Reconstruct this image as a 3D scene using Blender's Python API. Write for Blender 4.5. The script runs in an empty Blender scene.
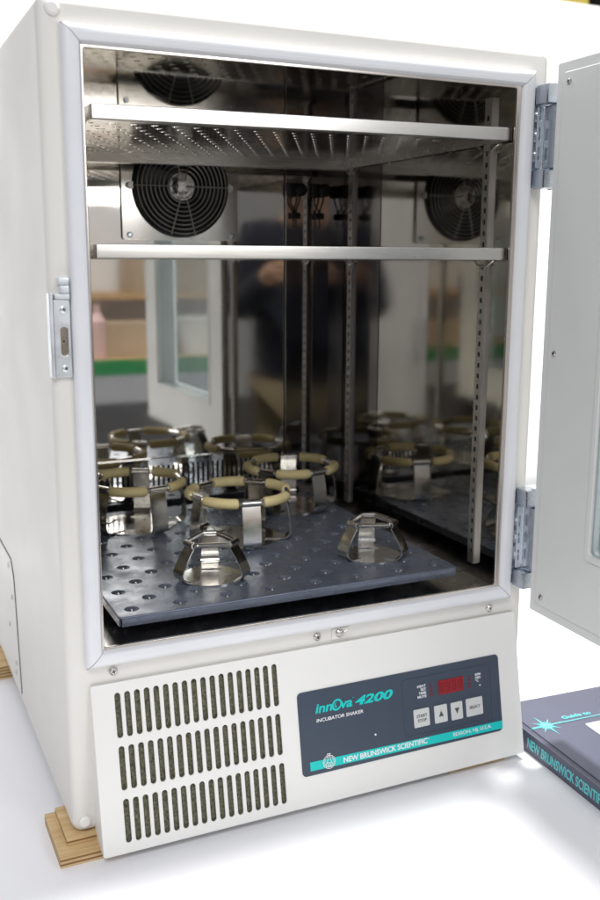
import bpy, bmesh, math, random
from mathutils import Vector, Matrix
R = math.radians
random.seed(4)
C = bpy.context.scene.collection

# ------------------------------------------------------------------ dimensions (metres, from the photograph)
XL, XR = -.019, .5236            # cabinet sides
YF, YB = .010, .700              # cabinet front plane / back
ZB, ZT = -.1764, .6123           # cabinet bottom / top
TZ = -.195                       # table top
CX0, CX1 = .0175, .4845          # chamber
CZ0, CZ1 = .0125, .576
CY0, D = .008, .462              # chamber throat / rear wall
FLOOR_Z = -.945

# ------------------------------------------------------------------ materials
def mat(name, col, rough=.5, metal=0., bump=0., bscale=40., cvar=0., cscale=8., rvar=0., spec=.5, emit=None, coat=0., trans=0., ior=1.45, stretch=None):
    m = bpy.data.materials.new(name); m.use_nodes = True
    nt = m.node_tree; b = nt.nodes['Principled BSDF']
    b.inputs['Base Color'].default_value = (*col, 1); b.inputs['Roughness'].default_value = rough
    b.inputs['Metallic'].default_value = metal; b.inputs['Specular IOR Level'].default_value = spec
    b.inputs['Coat Weight'].default_value = coat; b.inputs['Transmission Weight'].default_value = trans; b.inputs['IOR'].default_value = ior
    if emit: b.inputs['Emission Color'].default_value = (*emit[0], 1); b.inputs['Emission Strength'].default_value = emit[1]
    tc = nt.nodes.new('ShaderNodeTexCoord'); src = tc.outputs['Object']
    if stretch:
        mp = nt.nodes.new('ShaderNodeMapping'); mp.inputs['Scale'].default_value = stretch
        nt.links.new(src, mp.inputs['Vector']); src = mp.outputs['Vector']
    def noise(s, det=4):
        n = nt.nodes.new('ShaderNodeTexNoise'); n.inputs['Scale'].default_value = s; n.inputs['Detail'].default_value = det
        nt.links.new(src, n.inputs['Vector']); return n
    if cvar:
        n = noise(cscale); mr = nt.nodes.new('ShaderNodeMapRange')
        mr.inputs['From Min'].default_value = .3; mr.inputs['From Max'].default_value = .7
        mr.inputs['To Min'].default_value = 1 - cvar; mr.inputs['To Max'].default_value = 1 + cvar
        mx = nt.nodes.new('ShaderNodeVectorMath'); mx.operation = 'SCALE'; mx.inputs[0].default_value = col
        nt.links.new(n.outputs['Fac'], mr.inputs['Value']); nt.links.new(mr.outputs['Result'], mx.inputs['Scale'])
        nt.links.new(mx.outputs['Vector'], b.inputs['Base Color'])
    if rvar:
        n = noise(cscale * 1.7); mr = nt.nodes.new('ShaderNodeMapRange')
        mr.inputs['From Min'].default_value = .3; mr.inputs['From Max'].default_value = .7
        mr.inputs['To Min'].default_value = max(.01, rough - rvar); mr.inputs['To Max'].default_value = rough + rvar
        nt.links.new(n.outputs['Fac'], mr.inputs['Value']); nt.links.new(mr.outputs['Result'], b.inputs['Roughness'])
    if bump:
        n = noise(bscale); bp = nt.nodes.new('ShaderNodeBump'); bp.inputs['Strength'].default_value = bump; bp.inputs['Distance'].default_value = .002
        nt.links.new(n.outputs['Fac'], bp.inputs['Height']); nt.links.new(bp.outputs['Normal'], b.inputs['Normal'])
    return m
M = {}
M['paint'] = mat('cream_powder_coat', (.725, .708, .665), .42, bump=.09, bscale=260, cvar=.025, cscale=6, rvar=.06)
M['panel'] = mat('white_panel_paint', (.79, .783, .755), .40, bump=.05, bscale=300, cvar=.012, cscale=7, rvar=.05)
M['doorgrey'] = mat('grey_door_liner', (.73, .74, .72), .45, bump=.07, bscale=220, cvar=.035, cscale=6, rvar=.05)
M['gasket'] = mat('pale_lavender_rubber', (.745, .75, .775), .42, bump=.02, bscale=120, cvar=.03, cscale=14)
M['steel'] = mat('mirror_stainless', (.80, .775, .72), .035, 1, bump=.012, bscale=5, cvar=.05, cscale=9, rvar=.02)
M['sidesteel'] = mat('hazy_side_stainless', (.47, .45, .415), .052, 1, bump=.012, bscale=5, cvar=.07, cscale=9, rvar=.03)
M['post'] = mat('satin_post_steel', (.72, .70, .66), .38, 1, bump=.04, bscale=60, cvar=.05, cscale=20, rvar=.05)
M['steelplate'] = mat('bright_stainless_plate', (.64, .61, .56), .12, 1, bump=.012, bscale=7, rvar=.04)
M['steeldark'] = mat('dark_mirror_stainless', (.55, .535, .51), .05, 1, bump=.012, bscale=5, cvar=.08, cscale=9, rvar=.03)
M['floorsteel'] = mat('dull_floor_stainless', (.66, .64, .64), .24, 1, bump=.02, bscale=12, cvar=.06, rvar=.06)
M['sheet'] = mat('shelf_sheet_stainless', (.56, .535, .49), .16, 1, bump=.02, bscale=9, cvar=.05, cscale=14, rvar=.04)
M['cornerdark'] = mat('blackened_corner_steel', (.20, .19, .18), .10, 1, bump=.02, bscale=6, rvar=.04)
M['brushed'] = mat('brushed_stainless', (.70, .68, .645), .26, 1, bump=.10, bscale=90, cvar=.06, cscale=20, rvar=.06, stretch=(.06, 1, 1))
M['trim'] = mat('warm_steel_trim', (.62, .57, .52), .25, 1, rvar=.06)
M['clampsteel'] = mat('clamp_stainless', (.68, .66, .62), .17, 1, bump=.05, bscale=60, cvar=.06, cscale=30, rvar=.08)
M['zinc'] = mat('zinc_plate', (.80, .84, .88), .36, .85, bump=.05, bscale=90, cvar=.08, cscale=40, rvar=.10)
M['hinge'] = mat('grey_hinge_metal', (.52, .56, .61), .26, 1, bump=.04, bscale=80, cvar=.06, cscale=40, rvar=.08)
M['screw'] = mat('screw_steel', (.55, .53, .50), .28, 1, cvar=.15, cscale=300)
M['dark'] = mat('dark_recess', (.025, .024, .022), .55)
M['black'] = mat('black_plastic', (.012, .012, .013), .38, bump=.05, bscale=200)
M['tray'] = mat('slate_blue_anodised', (.165, .190, .245), .29, .42, bump=.04, bscale=300, cvar=.10, cscale=22, rvar=.10)
M['latex'] = mat('tan_latex_tube', (.80, .66, .335), .55, bump=.12, bscale=180, cvar=.10, cscale=45)
M['label'] = mat('slate_control_film', (.045, .062, .092), .38, bump=.03, bscale=400, cvar=.05, cscale=20)
M['inset'] = mat('slate_keypad_film', (.055, .072, .104), .30, bump=.03, bscale=400)
M['teal'] = mat('teal_ink', (.005, .56, .53), .45)
M['tealpale'] = mat('pale_teal_foil', (.16, .66, .68), .4)
M['white'] = mat('white_ink', (.82, .83, .84), .45)
M['key'] = mat('grey_key', (.60, .61, .60), .45, bump=.05, bscale=300)
M['keyink'] = mat('dark_key_ink', (.08, .09, .09), .5)
M['led'] = mat('dark_red_display', (.27, .006, .014), .25)
M['ledseg'] = mat('dim_red_segment', (.13, .003, .006), .3)
M['filter'] = mat('olive_foam_filter', (.16, .155, .105), .95, bump=1., bscale=900, cvar=.55, cscale=420)
M['glass'] = mat('door_glass', (.93, .97, .98), .0, trans=1., ior=1.45)
M['glassedge'] = mat('pale_glass_trim', (.66, .74, .74), .3)
M['cap'] = mat('white_plastic_cap', (.78, .77, .74), .35)
M['book'] = mat('slate_cover_board', (.105, .112, .160), .36, bump=.05, bscale=350, cvar=.04, cscale=12)
M['bookdark'] = mat('dark_cover_hinge', (.085, .09, .125), .4)
M['paper'] = mat('paper_edges', (.72, .72, .74), .8, bump=.5, bscale=300, stretch=(.05, .05, 6))
M['table'] = mat('white_laminate', (.86, .86, .885), .45, cvar=.006, cscale=3)
M['backdrop'] = mat('white_foam_board', (.88, .88, .88), .7)
M['yellow'] = mat('yellow_paint', (.62, .50, .10), .5, cvar=.05)
M['floor'] = mat('grey_floor', (.16, .155, .15), .6, cvar=.1, cscale=2)
M['wood'] = mat('light_wood', (.55, .36, .18), .5, cvar=.12, cscale=6, stretch=(.3, 3, 3))
M['card'] = mat('cardboard', (.42, .33, .235), .7, cvar=.06)
M['green'] = mat('green_edge', (.02, .22, .07), .4)
M['pink'] = mat('pink_plastic', (.60, .42, .41), .4)
M['navy'] = mat('navy_cloth', (.012, .016, .030), .85, bump=.3, bscale=60, cvar=.2, cscale=9)
M['khaki'] = mat('khaki_cloth', (.20, .165, .105), .85, bump=.3, bscale=60, cvar=.1, cscale=9)
M['skin'] = mat('skin', (.50, .31, .22), .5, bump=.05, bscale=90, cvar=.05)
M['hair'] = mat('dark_hair', (.02, .014, .01), .6, bump=.6, bscale=150)
M['cupboard'] = mat('white_cupboard', (.80, .80, .82), .45)

def plywood():                                   # birch ply: pale face, layered edges (real plies by height)
    m = mat('birch_plywood', (.66, .47, .24), .55, bump=.08, bscale=150)
    nt = m.node_tree; b = nt.nodes['Principled BSDF']
    tc = nt.nodes.new('ShaderNodeTexCoord'); sx = nt.nodes.new('ShaderNodeSeparateXYZ'); nt.links.new(tc.outputs['Object'], sx.inputs[0])
    mul = nt.nodes.new('ShaderNodeMath'); mul.operation = 'MULTIPLY'; mul.inputs[1].default_value = 1 / .0046; nt.links.new(sx.outputs['Z'], mul.inputs[0])
    fr = nt.nodes.new('ShaderNodeMath'); fr.operation = 'FRACT'; nt.links.new(mul.outputs[0], fr.inputs[0])
    gt = nt.nodes.new('ShaderNodeMath'); gt.operation = 'GREATER_THAN'; gt.inputs[1].default_value = .58; nt.links.new(fr.outputs[0], gt.inputs[0])
    geo = nt.nodes.new('ShaderNodeNewGeometry'); sn = nt.nodes.new('ShaderNodeSeparateXYZ'); nt.links.new(geo.outputs['True Normal'], sn.inputs[0])
    ab = nt.nodes.new('ShaderNodeMath'); ab.operation = 'ABSOLUTE'; nt.links.new(sn.outputs['Z'], ab.inputs[0])
    side = nt.nodes.new('ShaderNodeMath'); side.operation = 'LESS_THAN'; side.inputs[1].default_value = .5; nt.links.new(ab.outputs[0], side.inputs[0])
    both = nt.nodes.new('ShaderNodeMath'); both.operation = 'MULTIPLY'; nt.links.new(gt.outputs[0], both.inputs[0]); nt.links.new(side.outputs[0], both.inputs[1])
    no = nt.nodes.new('ShaderNodeTexNoise'); no.inputs['Scale'].default_value = 14; no.inputs['Detail'].default_value = 5
    mp = nt.nodes.new('ShaderNodeMapping'); mp.inputs['Scale'].default_value = (1, 9, 9); nt.links.new(tc.outputs['Object'], mp.inputs[0]); nt.links.new(mp.outputs[0], no.inputs['Vector'])
    cr = nt.nodes.new('ShaderNodeValToRGB'); cr.color_ramp.elements[0].position = .3; cr.color_ramp.elements[0].color = (.50, .33, .145, 1)
    cr.color_ramp.elements[1].position = .7; cr.color_ramp.elements[1].color = (.70, .51, .28, 1); nt.links.new(no.outputs['Fac'], cr.inputs[0])
    mx = nt.nodes.new('ShaderNodeMix'); mx.data_type = 'RGBA'; mx.inputs['B'].default_value = (.22, .115, .045, 1)
    nt.links.new(both.outputs[0], mx.inputs['Factor']); nt.links.new(cr.outputs[0], mx.inputs['A']); nt.links.new(mx.outputs['Result'], b.inputs['Base Color'])
    return m
M['ply'] = plywood()

# ------------------------------------------------------------------ mesh helpers
def root_loc(o):
    while o.parent: o = o.parent
    return o.location.copy()
def smooth(me, ang=35):
    for p in me.polygons: p.use_smooth = True
    me.set_sharp_from_angle(angle=R(ang))
def obj(name, src, m, parent=None, local=False, ang=35):
    """link ONE mesh object; src is a bmesh or mesh in world coordinates (local=True: in the thing's own frame)"""
    if isinstance(src, bmesh.types.BMesh):
        bmesh.ops.recalc_face_normals(src, faces=src.faces)
        me = bpy.data.meshes.new(name); src.to_mesh(me); src.free()
    else: me = src; me.name = name
    for k in (m if isinstance(m, (list, tuple)) else [m]): me.materials.append(M[k])
    o = bpy.data.objects.new(name, me); C.objects.link(o)
    if parent:
        o.parent = parent
        if not local: me.transform(Matrix.Translation(-root_loc(parent)))
    smooth(me, ang)
    if ang < 90:
        wn = o.modifiers.new('weighted_normals', 'WEIGHTED_NORMAL'); wn.keep_sharp = True; wn.weight = 100
    return o
def thing(name, label, cat, loc, rz=0, group=None):
    o = bpy.data.objects.new(name, None); C.objects.link(o); o.location = loc; o.rotation_euler = (0, 0, rz)
    o.empty_display_size = .02
    return tag(o, label, cat, group)
def tag(o, label, cat, group=None):
    o['label'] = label; o['category'] = cat
    if group: o['group'] = group
    return o
def struct(o): o['kind'] = 'structure'; return o
def box(bm, x0, x1, y0, y1, z0, z1, bev=0, seg=2, mtx=None):
    r = bmesh.ops.create_cube(bm, size=1)
    vs = r['verts']
    for v in vs: v.co = Vector(((x0 + x1) / 2 + v.co.x * (x1 - x0), (y0 + y1) / 2 + v.co.y * (y1 - y0), (z0 + z1) / 2 + v.co.z * (z1 - z0)))
    if bev:
        es = list({e for v in vs for e in v.link_edges})
        r2 = bmesh.ops.bevel(bm, geom=es, offset=bev, segments=seg, affect='EDGES', profile=.5, clamp_overlap=True)
        vs = list({v for v in r2['verts']} | {v for v in vs if v.is_valid})
    if mtx is not None: bmesh.ops.transform(bm, matrix=mtx, verts=vs)
    return vs
def B(*a, **k):
    bm = bmesh.new(); box(bm, *a, **k); return bm
def cyl(bm, c, axis, r, h, n=20, r2=None, caps=True):
    """cylinder starting at c, running h along axis"""
    ax = Vector(axis).normalized(); q = Vector((0, 0, 1)).rotation_difference(ax).to_matrix().to_4x4()
    mt = Matrix.Translation(Vector(c) + ax * h / 2) @ q
    return bmesh.ops.create_cone(bm, cap_ends=caps, segments=n, radius1=r, radius2=r if r2 is None else r2, depth=h, matrix=mt)['verts']
def tube(bm, pts, rad, n=10, cyclic=False, caps=True, up=None):
    pts = [Vector(p) for p in pts]; N = len(pts); rings = []
    rad = rad if isinstance(rad, (list, tuple)) else [rad] * N
    prev = None
    for i in range(N):
        a = pts[(i - 1) % N] if (cyclic or i > 0) else pts[i]; b = pts[(i + 1) % N] if (cyclic or i < N - 1) else pts[i]
        t = (b - a).normalized()
        if prev is None:
            u = Vector(up) if up else (Vector((0, 0, 1)) if abs(t.z) < .9 else Vector((1, 0, 0)))
        else: u = prev
        s = t.cross(u).normalized(); u = s.cross(t).normalized(); prev = u
        rings.append([bm.verts.new(pts[i] + (s * math.cos(2 * math.pi * k / n) + u * math.sin(2 * math.pi * k / n)) * rad[i]) for k in range(n)])
    for i in range(N if cyclic else N - 1):
        A, Bq = rings[i], rings[(i + 1) % N]
        for k in range(n): bm.faces.new((A[k], A[(k + 1) % n], Bq[(k + 1) % n], Bq[k]))
    if caps and not cyclic:
        bm.faces.new(rings[0][::-1]); bm.faces.new(rings[-1])
def plate(outer, holes, t, M4=None, bevel=0.):
    """flat plate with holes, thickness t (local z from -t/2 to t/2), returned as a mesh"""
    cu = bpy.data.curves.new('plate', 'CURVE'); cu.dimensions = '2D'; cu.fill_mode = 'BOTH'
    cu.extrude = t / 2 - bevel; cu.bevel_depth = bevel; cu.bevel_resolution = 2; cu.offset = -bevel
    def area(p): return sum(p[i][0] * p[(i + 1) % len(p)][1] - p[(i + 1) % len(p)][0] * p[i][1] for i in range(len(p)))
    for k, P in enumerate([outer] + list(holes)):
        if (area(P) > 0) == (k > 0): P = P[::-1]          # outer counter-clockwise, holes clockwise
        s = cu.splines.new('POLY'); s.points.add(len(P) - 1)
        for q, xy in zip(s.points, P): q.co = (xy[0], xy[1], 0, 1)
        s.use_cyclic_u = True
    return curve_mesh(cu, M4)
def curve_mesh(cu, M4=None):
    ob = bpy.data.objects.new('tmp', cu); C.objects.link(ob)
    bpy.context.view_layer.update(); dg = bpy.context.evaluated_depsgraph_get()
    me = bpy.data.meshes.new_from_object(ob.evaluated_get(dg))
    bpy.data.objects.remove(ob); bpy.data.curves.remove(cu)
    me.materials.clear()
    bm = bmesh.new(); bm.from_mesh(me); bmesh.ops.remove_doubles(bm, verts=bm.verts, dist=1e-6); bm.to_mesh(me); bm.free()
    if M4 is not None: me.transform(M4)
    return me
def text(s, size, M4, bold=0., shear=0., sx=1., depth=.0002, align='LEFT', width=None):
    cu = bpy.data.curves.new('text', 'FONT'); cu.body = s; cu.size = size; cu.extrude = depth; cu.offset = bold; cu.shear = shear; cu.align_x = align
    cu.resolution_u = 4
    me = curve_mesh(cu)
    if width:
        xs = [v.co.x for v in me.vertices]; sx = width / (max(xs) - min(xs)); me.transform(Matrix.Translation((-min(xs) if align == 'LEFT' else 0, 0, 0)))
    me.transform(M4 @ Matrix.Diagonal((sx, 1, 1, 1)))
    return me
def join(*ms):
    bm = bmesh.new()
    for m in ms:
        if isinstance(m, bmesh.types.BMesh):
            t = bpy.data.meshes.new('t'); m.to_mesh(t); m.free(); m = t
        bm.from_mesh(m); bpy.data.meshes.remove(m)
    return bm
def rrect(x0, x1, y0, y1, r, n=5):
    out = []
    for cx, cy, a in ((x1 - r, y1 - r, 0), (x0 + r, y1 - r, 90), (x0 + r, y0 + r, 180), (x1 - r, y0 + r, 270)):
        for k in range(n + 1):
            t = R(a + 90 * k / n); out.append((cx + r * math.cos(t), cy + r * math.sin(t)))
    return out
def circ(x, y, r, n=12): return [(x + r * math.cos(2 * math.pi * k / n), y + r * math.sin(2 * math.pi * k / n)) for k in range(n)]
def frame(o, ex, ey, ez=None):
    ex, ey = Vector(ex), Vector(ey); ez = Vector(ez) if ez else ex.cross(ey)
    return Matrix(((ex.x, ey.x, ez.x, o[0]), (ex.y, ey.y, ez.y, o[1]), (ex.z, ey.z, ez.z, o[2]), (0, 0, 0, 1)))
FRONT = lambda y: frame((0, y, 0), (1, 0, 0), (0, 0, 1))         # plate x->x, y->z, thickness along -y
def screw_bm(c, axis, r=.0035, h=.002, slot=True):
    """pan-head screw with a cross recess"""
    bm = bmesh.new(); ax = Vector(axis).normalized()
    cyl(bm, c, ax, r, h * .55, 18)
    cyl(bm, Vector(c) + ax * h * .55, ax, r, h * .45, 18, r2=r * .66)
    return bm
def cross_bm(c, axis, r=.0035, h=.002):
    bm = bmesh.new(); ax = Vector(axis).normalized(); q = Vector((0, 0, 1)).rotation_difference(ax).to_matrix().to_4x4()
    mt = Matrix.Translation(Vector(c) + ax * (h + .00005)) @ q @ Matrix.Rotation(.4, 4, 'Z')
    box(bm, -r * .5, r * .5, -r * .13, r * .13, -.0002, .00015, mtx=mt); box(bm, -r * .13, r * .13, -r * .5, r * .5, -.0002, .0002, mtx=mt)
    return bm
def screw(parent, c, axis, r=.0035, h=.002, name='screw', m='screw'):
    s = obj(name, screw_bm(c, axis, r, h), m, parent)
    return s

# ================================================================== INCUBATOR
inc = thing('incubator', 'open white bench incubator with mirror steel chamber, vented front panel and grey door', 'incubator', (.2523, .355, ZB))

# cabinet shell: profile ring extruded through the depth, with rounded vertical front edges
me = plate(rrect(XL, XR, ZB, ZT, .012, 4), [rrect(CX0 - .004, CX1 + .004, CZ0 - .004, CZ1 + .004, .004, 2)], YB - YF, FRONT((YF + YB) / 2), bevel=.0085)
cab = obj('cabinet_body', me, 'paint', inc)
bm = B(CX0 - .02, CX1 + .02, YB - .012, YB - .003, CZ0 - .02, CZ1 + .02); obj('back_cover', bm, 'paint', inc)
# chamber liner
bm = bmesh.new(); box(bm, CX0 - .0015, CX0, CY0, D + .002, CZ0 - .0015, CZ1 + .0015); obj('chamber_wall', bm, 'steel', inc)
# right wall in two sheets with a seam
def wall_r(y0, y1, n, dx=0):
    return obj('chamber_wall', B(CX1, CX1 + .0015, y0, y1, CZ0 - .0015, CZ1 + .0015), n, inc)
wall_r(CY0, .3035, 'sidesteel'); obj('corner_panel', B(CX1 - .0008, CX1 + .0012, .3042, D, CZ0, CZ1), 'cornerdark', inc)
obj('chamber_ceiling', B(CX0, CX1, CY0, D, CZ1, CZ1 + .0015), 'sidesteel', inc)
obj('chamber_floor', B(CX0, CX1, CY0, D, CZ0 - .0015, CZ0), 'floorsteel', inc)
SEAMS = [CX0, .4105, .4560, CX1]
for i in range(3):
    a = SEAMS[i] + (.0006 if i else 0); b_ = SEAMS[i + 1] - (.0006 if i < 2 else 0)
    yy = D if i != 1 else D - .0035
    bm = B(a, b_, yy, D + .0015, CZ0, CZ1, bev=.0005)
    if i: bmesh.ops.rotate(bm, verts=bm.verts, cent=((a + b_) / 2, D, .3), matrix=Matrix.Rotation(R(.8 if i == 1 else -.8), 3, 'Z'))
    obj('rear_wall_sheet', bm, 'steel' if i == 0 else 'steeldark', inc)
# steel trim round the chamber mouth
o_ = rrect(.0155, .4865, .0140, .5785, .003, 3); i_ = rrect(.0184, .4776, .0190, .5690, .002, 3)
obj('chamber_trim', plate(o_, [i_], .0035, FRONT(.0062), bevel=.0008), 'trim', inc)
# folded lip at floor
bm = bmesh.new(); box(bm, .0195, .4812, .0085, .0105, .0128, .0175, bev=.0006); obj('floor_lip', bm, 'trim', inc)

# gasket: rounded profile swept round the frame with mitred corners
GW, GH = .5000, .588
prof = [(0, .0105), (0, .0060), (.0006, .0030), (.0024, .0006), (.0050, -.0010), (.0080, -.0014), (.0094, -.0011), (.0101, -.0010), (.0112, -.0012), (.0138, -.0004), (.0156, .0015), (.0164, .0040), (.0166, .0105)]
bm = bmesh.new(); rings = []
for sx, sz in ((0, 0), (1, 0), (1, 1), (0, 1)):
    rings.append([bm.verts.new((d if sx == 0 else GW - d, y, d if sz == 0 else GH - d)) for d, y in prof])
# subdivide each side so the profile can sag a little, as rubber does
def side(a, b, n=14):
    prev = a
    for k in range(1, n + 1):
        t = k / n
        cur = b if k == n else [bm.verts.new(p.co.lerp(q.co, t) + Vector((0, .0006 * math.sin(9 * t + p.co.x * 7) - .0003, 0))) for p, q in zip(a, b)]
        for j in range(len(a) - 1): bm.faces.new((prev[j], prev[j + 1], cur[j + 1], cur[j]))
        prev = cur
for k in range(4): side(rings[k], rings[(k + 1) % 4])
gk = obj('door_gasket', bm, 'gasket', inc, ang=28)
M['joint'] = mat('gasket_joint_shadow', (.30, .30, .34), .6)
for sx, sz in ((0, 0), (1, 0), (1, 1), (0, 1)):          # welded mitre seams at the corners
    bm = bmesh.new(); tube(bm, [(d if sx == 0 else GW - d, y - .0001, d if sz == 0 else GH - d) for d, y in prof[1:-1]], .00032, 6); obj('mitre_seam', bm, 'joint', gk)

# screws and caps on the front frame
for x, z in ((.0271, -.0082), (.2505, -.0097), (.4753, -.0110)):
    s = screw(inc, (x, YF, z), (0, -1, 0), .0042, .0032); obj('cross_recess', cross_bm((x, YF, z), (0, -1, 0), .0042, .0032), 'dark', s)
bm = B(.2680, .2890, YF - .0012, YF + .001, -.0165, -.0042, bev=.0004); br = obj('stop_bracket', bm, 'paint', inc)
s = screw(br, (.2770, YF - .0012, -.0092), (0, -1, 0), .0046, .0034); 
bm = bmesh.new(); tube(bm, [(.2778, YF - .004, -.009), (.2800, YF - .007, -.0070), (.2832, YF - .007, -.0055)], .0012, 8); obj('wire_hook', bm, 'screw', br)
for x, z in ((-.0056, .5995), (-.0066, -.1640)):
    bm = bmesh.new(); cyl(bm, (x, YF, z), (0, -1, 0), .0062, .0016, 24); cyl(bm, (x, YF - .0016, z), (0, -1, 0), .0062, .0016, 24, r2=.0042); obj('plug_cap', bm, 'cap', inc)

# latch strike plate on the left edge
lx0, lx1, lz0, lz1 = -.0190, -.0015, .2845, .3540
L = obj('latch_plate', plate(rrect(lx0 + .0030, lx1, lz0, lz1, .001, 2), [rrect(-.0106, -.0038, .3035, .3300, .0033, 5)], .0028, FRONT(YF - .0022), bevel=.0004), 'zinc', inc)
obj('side_flange', B(lx0 - .0006, lx0 + .0028, YF - .0034, YF + .009, lz0 - .0005, lz1 + .006, bev=.0005), 'zinc', L)
obj('slot_backing', B(-.0112, -.0034, YF - .0008, YF, .3025, .3308), 'trim', L)
obj('slot_hole', screw_bm((-.0073, YF - .0008, .3168), (0, -1, 0), .0010, .0003), 'dark', L)
for z in (.3455, .2925):
    s = screw(L, (-.0070, YF - .0036, z), (0, -1, 0), .0034, .0020, m='zinc'); obj('cross_recess', cross_bm((-.0070, YF - .0036, z), (0, -1, 0), .0034, .002), 'dark', s)
bm = bmesh.new()
box(bm, -.0150, -.0015, YF - .0062, YF, .3545, .3595, bev=.0006); box(bm, -.0105, -.0022, YF - .0088, YF, .3598, .3668, bev=.0008); box(bm, -.0112, -.0018, YF - .0060, YF, .3671, .3740, bev=.0008)
obj('latch_hook', bm, 'zinc', L)

# side access panel
pts = [(.70 - .03, .0125), (.350, .0125), (.3330, -.006), (.3160, -.156), (.70 - .03, -.156)]
Fs = frame((XL - .0008, 0, 0), (0, 1, 0), (0, 0, 1))
ap = obj('access_panel', plate(pts, [], .0018, Fs, bevel=.0004), 'paint', inc)
bm = bmesh.new()
for i in range(1, 3):
    a, b_ = pts[i], pts[i + 1]
    tube(bm, [(XL - .0003, a[0] - .0007, a[1]), (XL - .0003, b_[0] - .0007, b_[1])], .0006, 6)
tube(bm, [(XL - .0003, pts[0][0], pts[0][1] + .0007), (XL - .0003, pts[1][0], pts[1][1] + .0007)], .0006, 6)
obj('panel_shadow_gap', bm, 'dark', ap)
for y, z in ((.366, .001), (.346, -.036), (.382, -.085), (.338, -.123), (.345, -.138)):
    screw(ap, (XL - .0017, y, z), (-1, 0, 0), .0036, .0016)

# ---------------------------------------------------------------- front skirt panel (wedge) with vents and the control film
PA = Vector((0, .0060, -.0195)); PBq = Vector((0, -.0260, -.1868)); vd = (PBq - PA).normalized(); PL = (PBq - PA).length
pn = -Vector((1, 0, 0)).cross(vd); PX0, PX1 = .0032, .5098
SK = frame(PA, (1, 0, 0), -vd, pn)                     # local x = u, local y = -v, local z = out of the face
holes = []
for r0, r1 in ((.0105, .0555), (.0638, .1078), (.1165, .1602)):
    for k in range(18):
        u = .0290 + k * (.1972 - .0290) / 17 + (.0004 if r0 > .1 else 0)
        holes.append(rrect(u - .0029, u + .0029, -r1, -r0, .0029, 4))
me = plate(rrect(PX0, PX1, -PL, 0, .0025, 3), holes, .0022, SK @ Matrix.Translation((0, 0, -.0012)), bevel=.0007)
sk = obj('front_panel', me, 'panel', inc)
bm = bmesh.new()                                       # returned edges of the panel
def pp(u, v, h): return PA + Vector((u, 0, 0)) + vd * v + pn * h
for u0, u1 in ((PX0 + .0003, PX0 + .0018), (PX1 - .0018, PX1 - .0003)):
    q = [pp(u0, .0005, -.0018), pp(u0, PL - .0005, -.0018), Vector((u0, YF + .0005, PBq.z + .0045)), Vector((u0, YF + .0005, PA.z - .0006))]
    q2 = [x + Vector((u1 - u0, 0, 0)) for x in q]
    A1 = [bm.verts.new(x) for x in q]; A2 = [bm.verts.new(x) for x in q2]
    bm.faces.new(A1); bm.faces.new(A2[::-1])
    for i in range(4): bm.faces.new((A1[i], A1[(i + 1) % 4], A2[(i + 1) % 4], A2[i]))
for va, vb, z in ((PL - .0022, PL - .0006, PBq.z + .0045),):
    q = [pp(PX0 + .0019, va, -.0018), pp(PX0 + .0019, vb, -.0018), Vector((PX0 + .0019, YF + .0002, z)), Vector((PX0 + .0019, YF + .0002, z + .0016))]
    q2 = [x + Vector((PX1 - PX0 - .0038, 0, 0)) for x in q]
    A1 = [bm.verts.new(x) for x in q]; A2 = [bm.verts.new(x) for x in q2]
    bm.faces.new(A1); bm.faces.new(A2[::-1])
    for i in range(4): bm.faces.new((A1[i], A1[(i + 1) % 4], A2[(i + 1) % 4], A2[i]))
obj('panel_return', bm, 'panel', sk)
# foam filter behind the slots, a grid of small hills
bm = bmesh.new(); box(bm, .021, .205, -.165, -.006, -.0070, -.0046, mtx=SK); obj('vent_filter', bm, 'filter', sk)

# control film
LF = SK @ Matrix.Translation((0, 0, .0001))
cp = obj('control_panel', plate(rrect(.2205, .4810, -.1370, -.0462, .0050, 5), [], .0008, SK @ Matrix.Translation((0, 0, .0003)), bevel=.0002), 'label', inc)
def TM(u, v, h=.0009): return SK @ Matrix.Translation((u, -v, h))
obj('teal_stripe', plate([(.2300, -.1225), (.4808, -.1264 + .0010), (.4808, -.1345), (.2300, -.1320)], [], .0003, SK @ Matrix.Translation((0, 0, .0008))), 'teal', cp)
obj('keypad_inset', plate(rrect(.3490, .4690, -.1205, -.0550, .004, 4), [rrect(.3500, .4680, -.1195, -.0560, .0035, 4)], .0006, SK @ Matrix.Translation((0, 0, .0009)), bevel=.0001), 'inset', cp)
# logo lettering
t1 = text('inn', .0143, TM(.2406, .0712), bold=.00035, shear=.22, width=.0205)
t2 = text('va', .0143, TM(.2715, .0712), bold=.00035, shear=.22, width=.0140)
t3 = text('4200', .0130, TM(.2890, .0713), bold=.00045, shear=.28, width=.0480)
bm = bmesh.new()                                       # the O drawn as a swirl: a ring open on one side with a drop inside
for a0, a1, r0, r1, w0, w1 in ((20, 380, .0052, .0052, .0016, .0019), (120, 290, .0024, .0022, .0006, .0012)):
    n = 26; V = []
    for k in range(n + 1):
        t = k / n; a = R(a0 + (a1 - a0) * t); r = r0 + (r1 - r0) * t; w = w0 + (w1 - w0) * math.sin(math.pi * t)
        V.append([bm.verts.new((math.cos(a) * (r + s * w), math.sin(a) * (r + s * w), 0)) for s in (-.6, .6)])
    for k in range(n): bm.faces.new((V[k][0], V[k][1], V[k + 1][1], V[k + 1][0]))
sh = Matrix.Identity(4); sh[0][1] = .22
bmesh.ops.transform(bm, matrix=TM(.2668, .0664, .0010) @ sh, verts=bm.verts)
t4 = text('TM', .0016, TM(.2862, .0630), sx=1)
obj('teal_lettering', join(t1, t2, t3, t4, bm), 'teal', cp)
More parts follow.
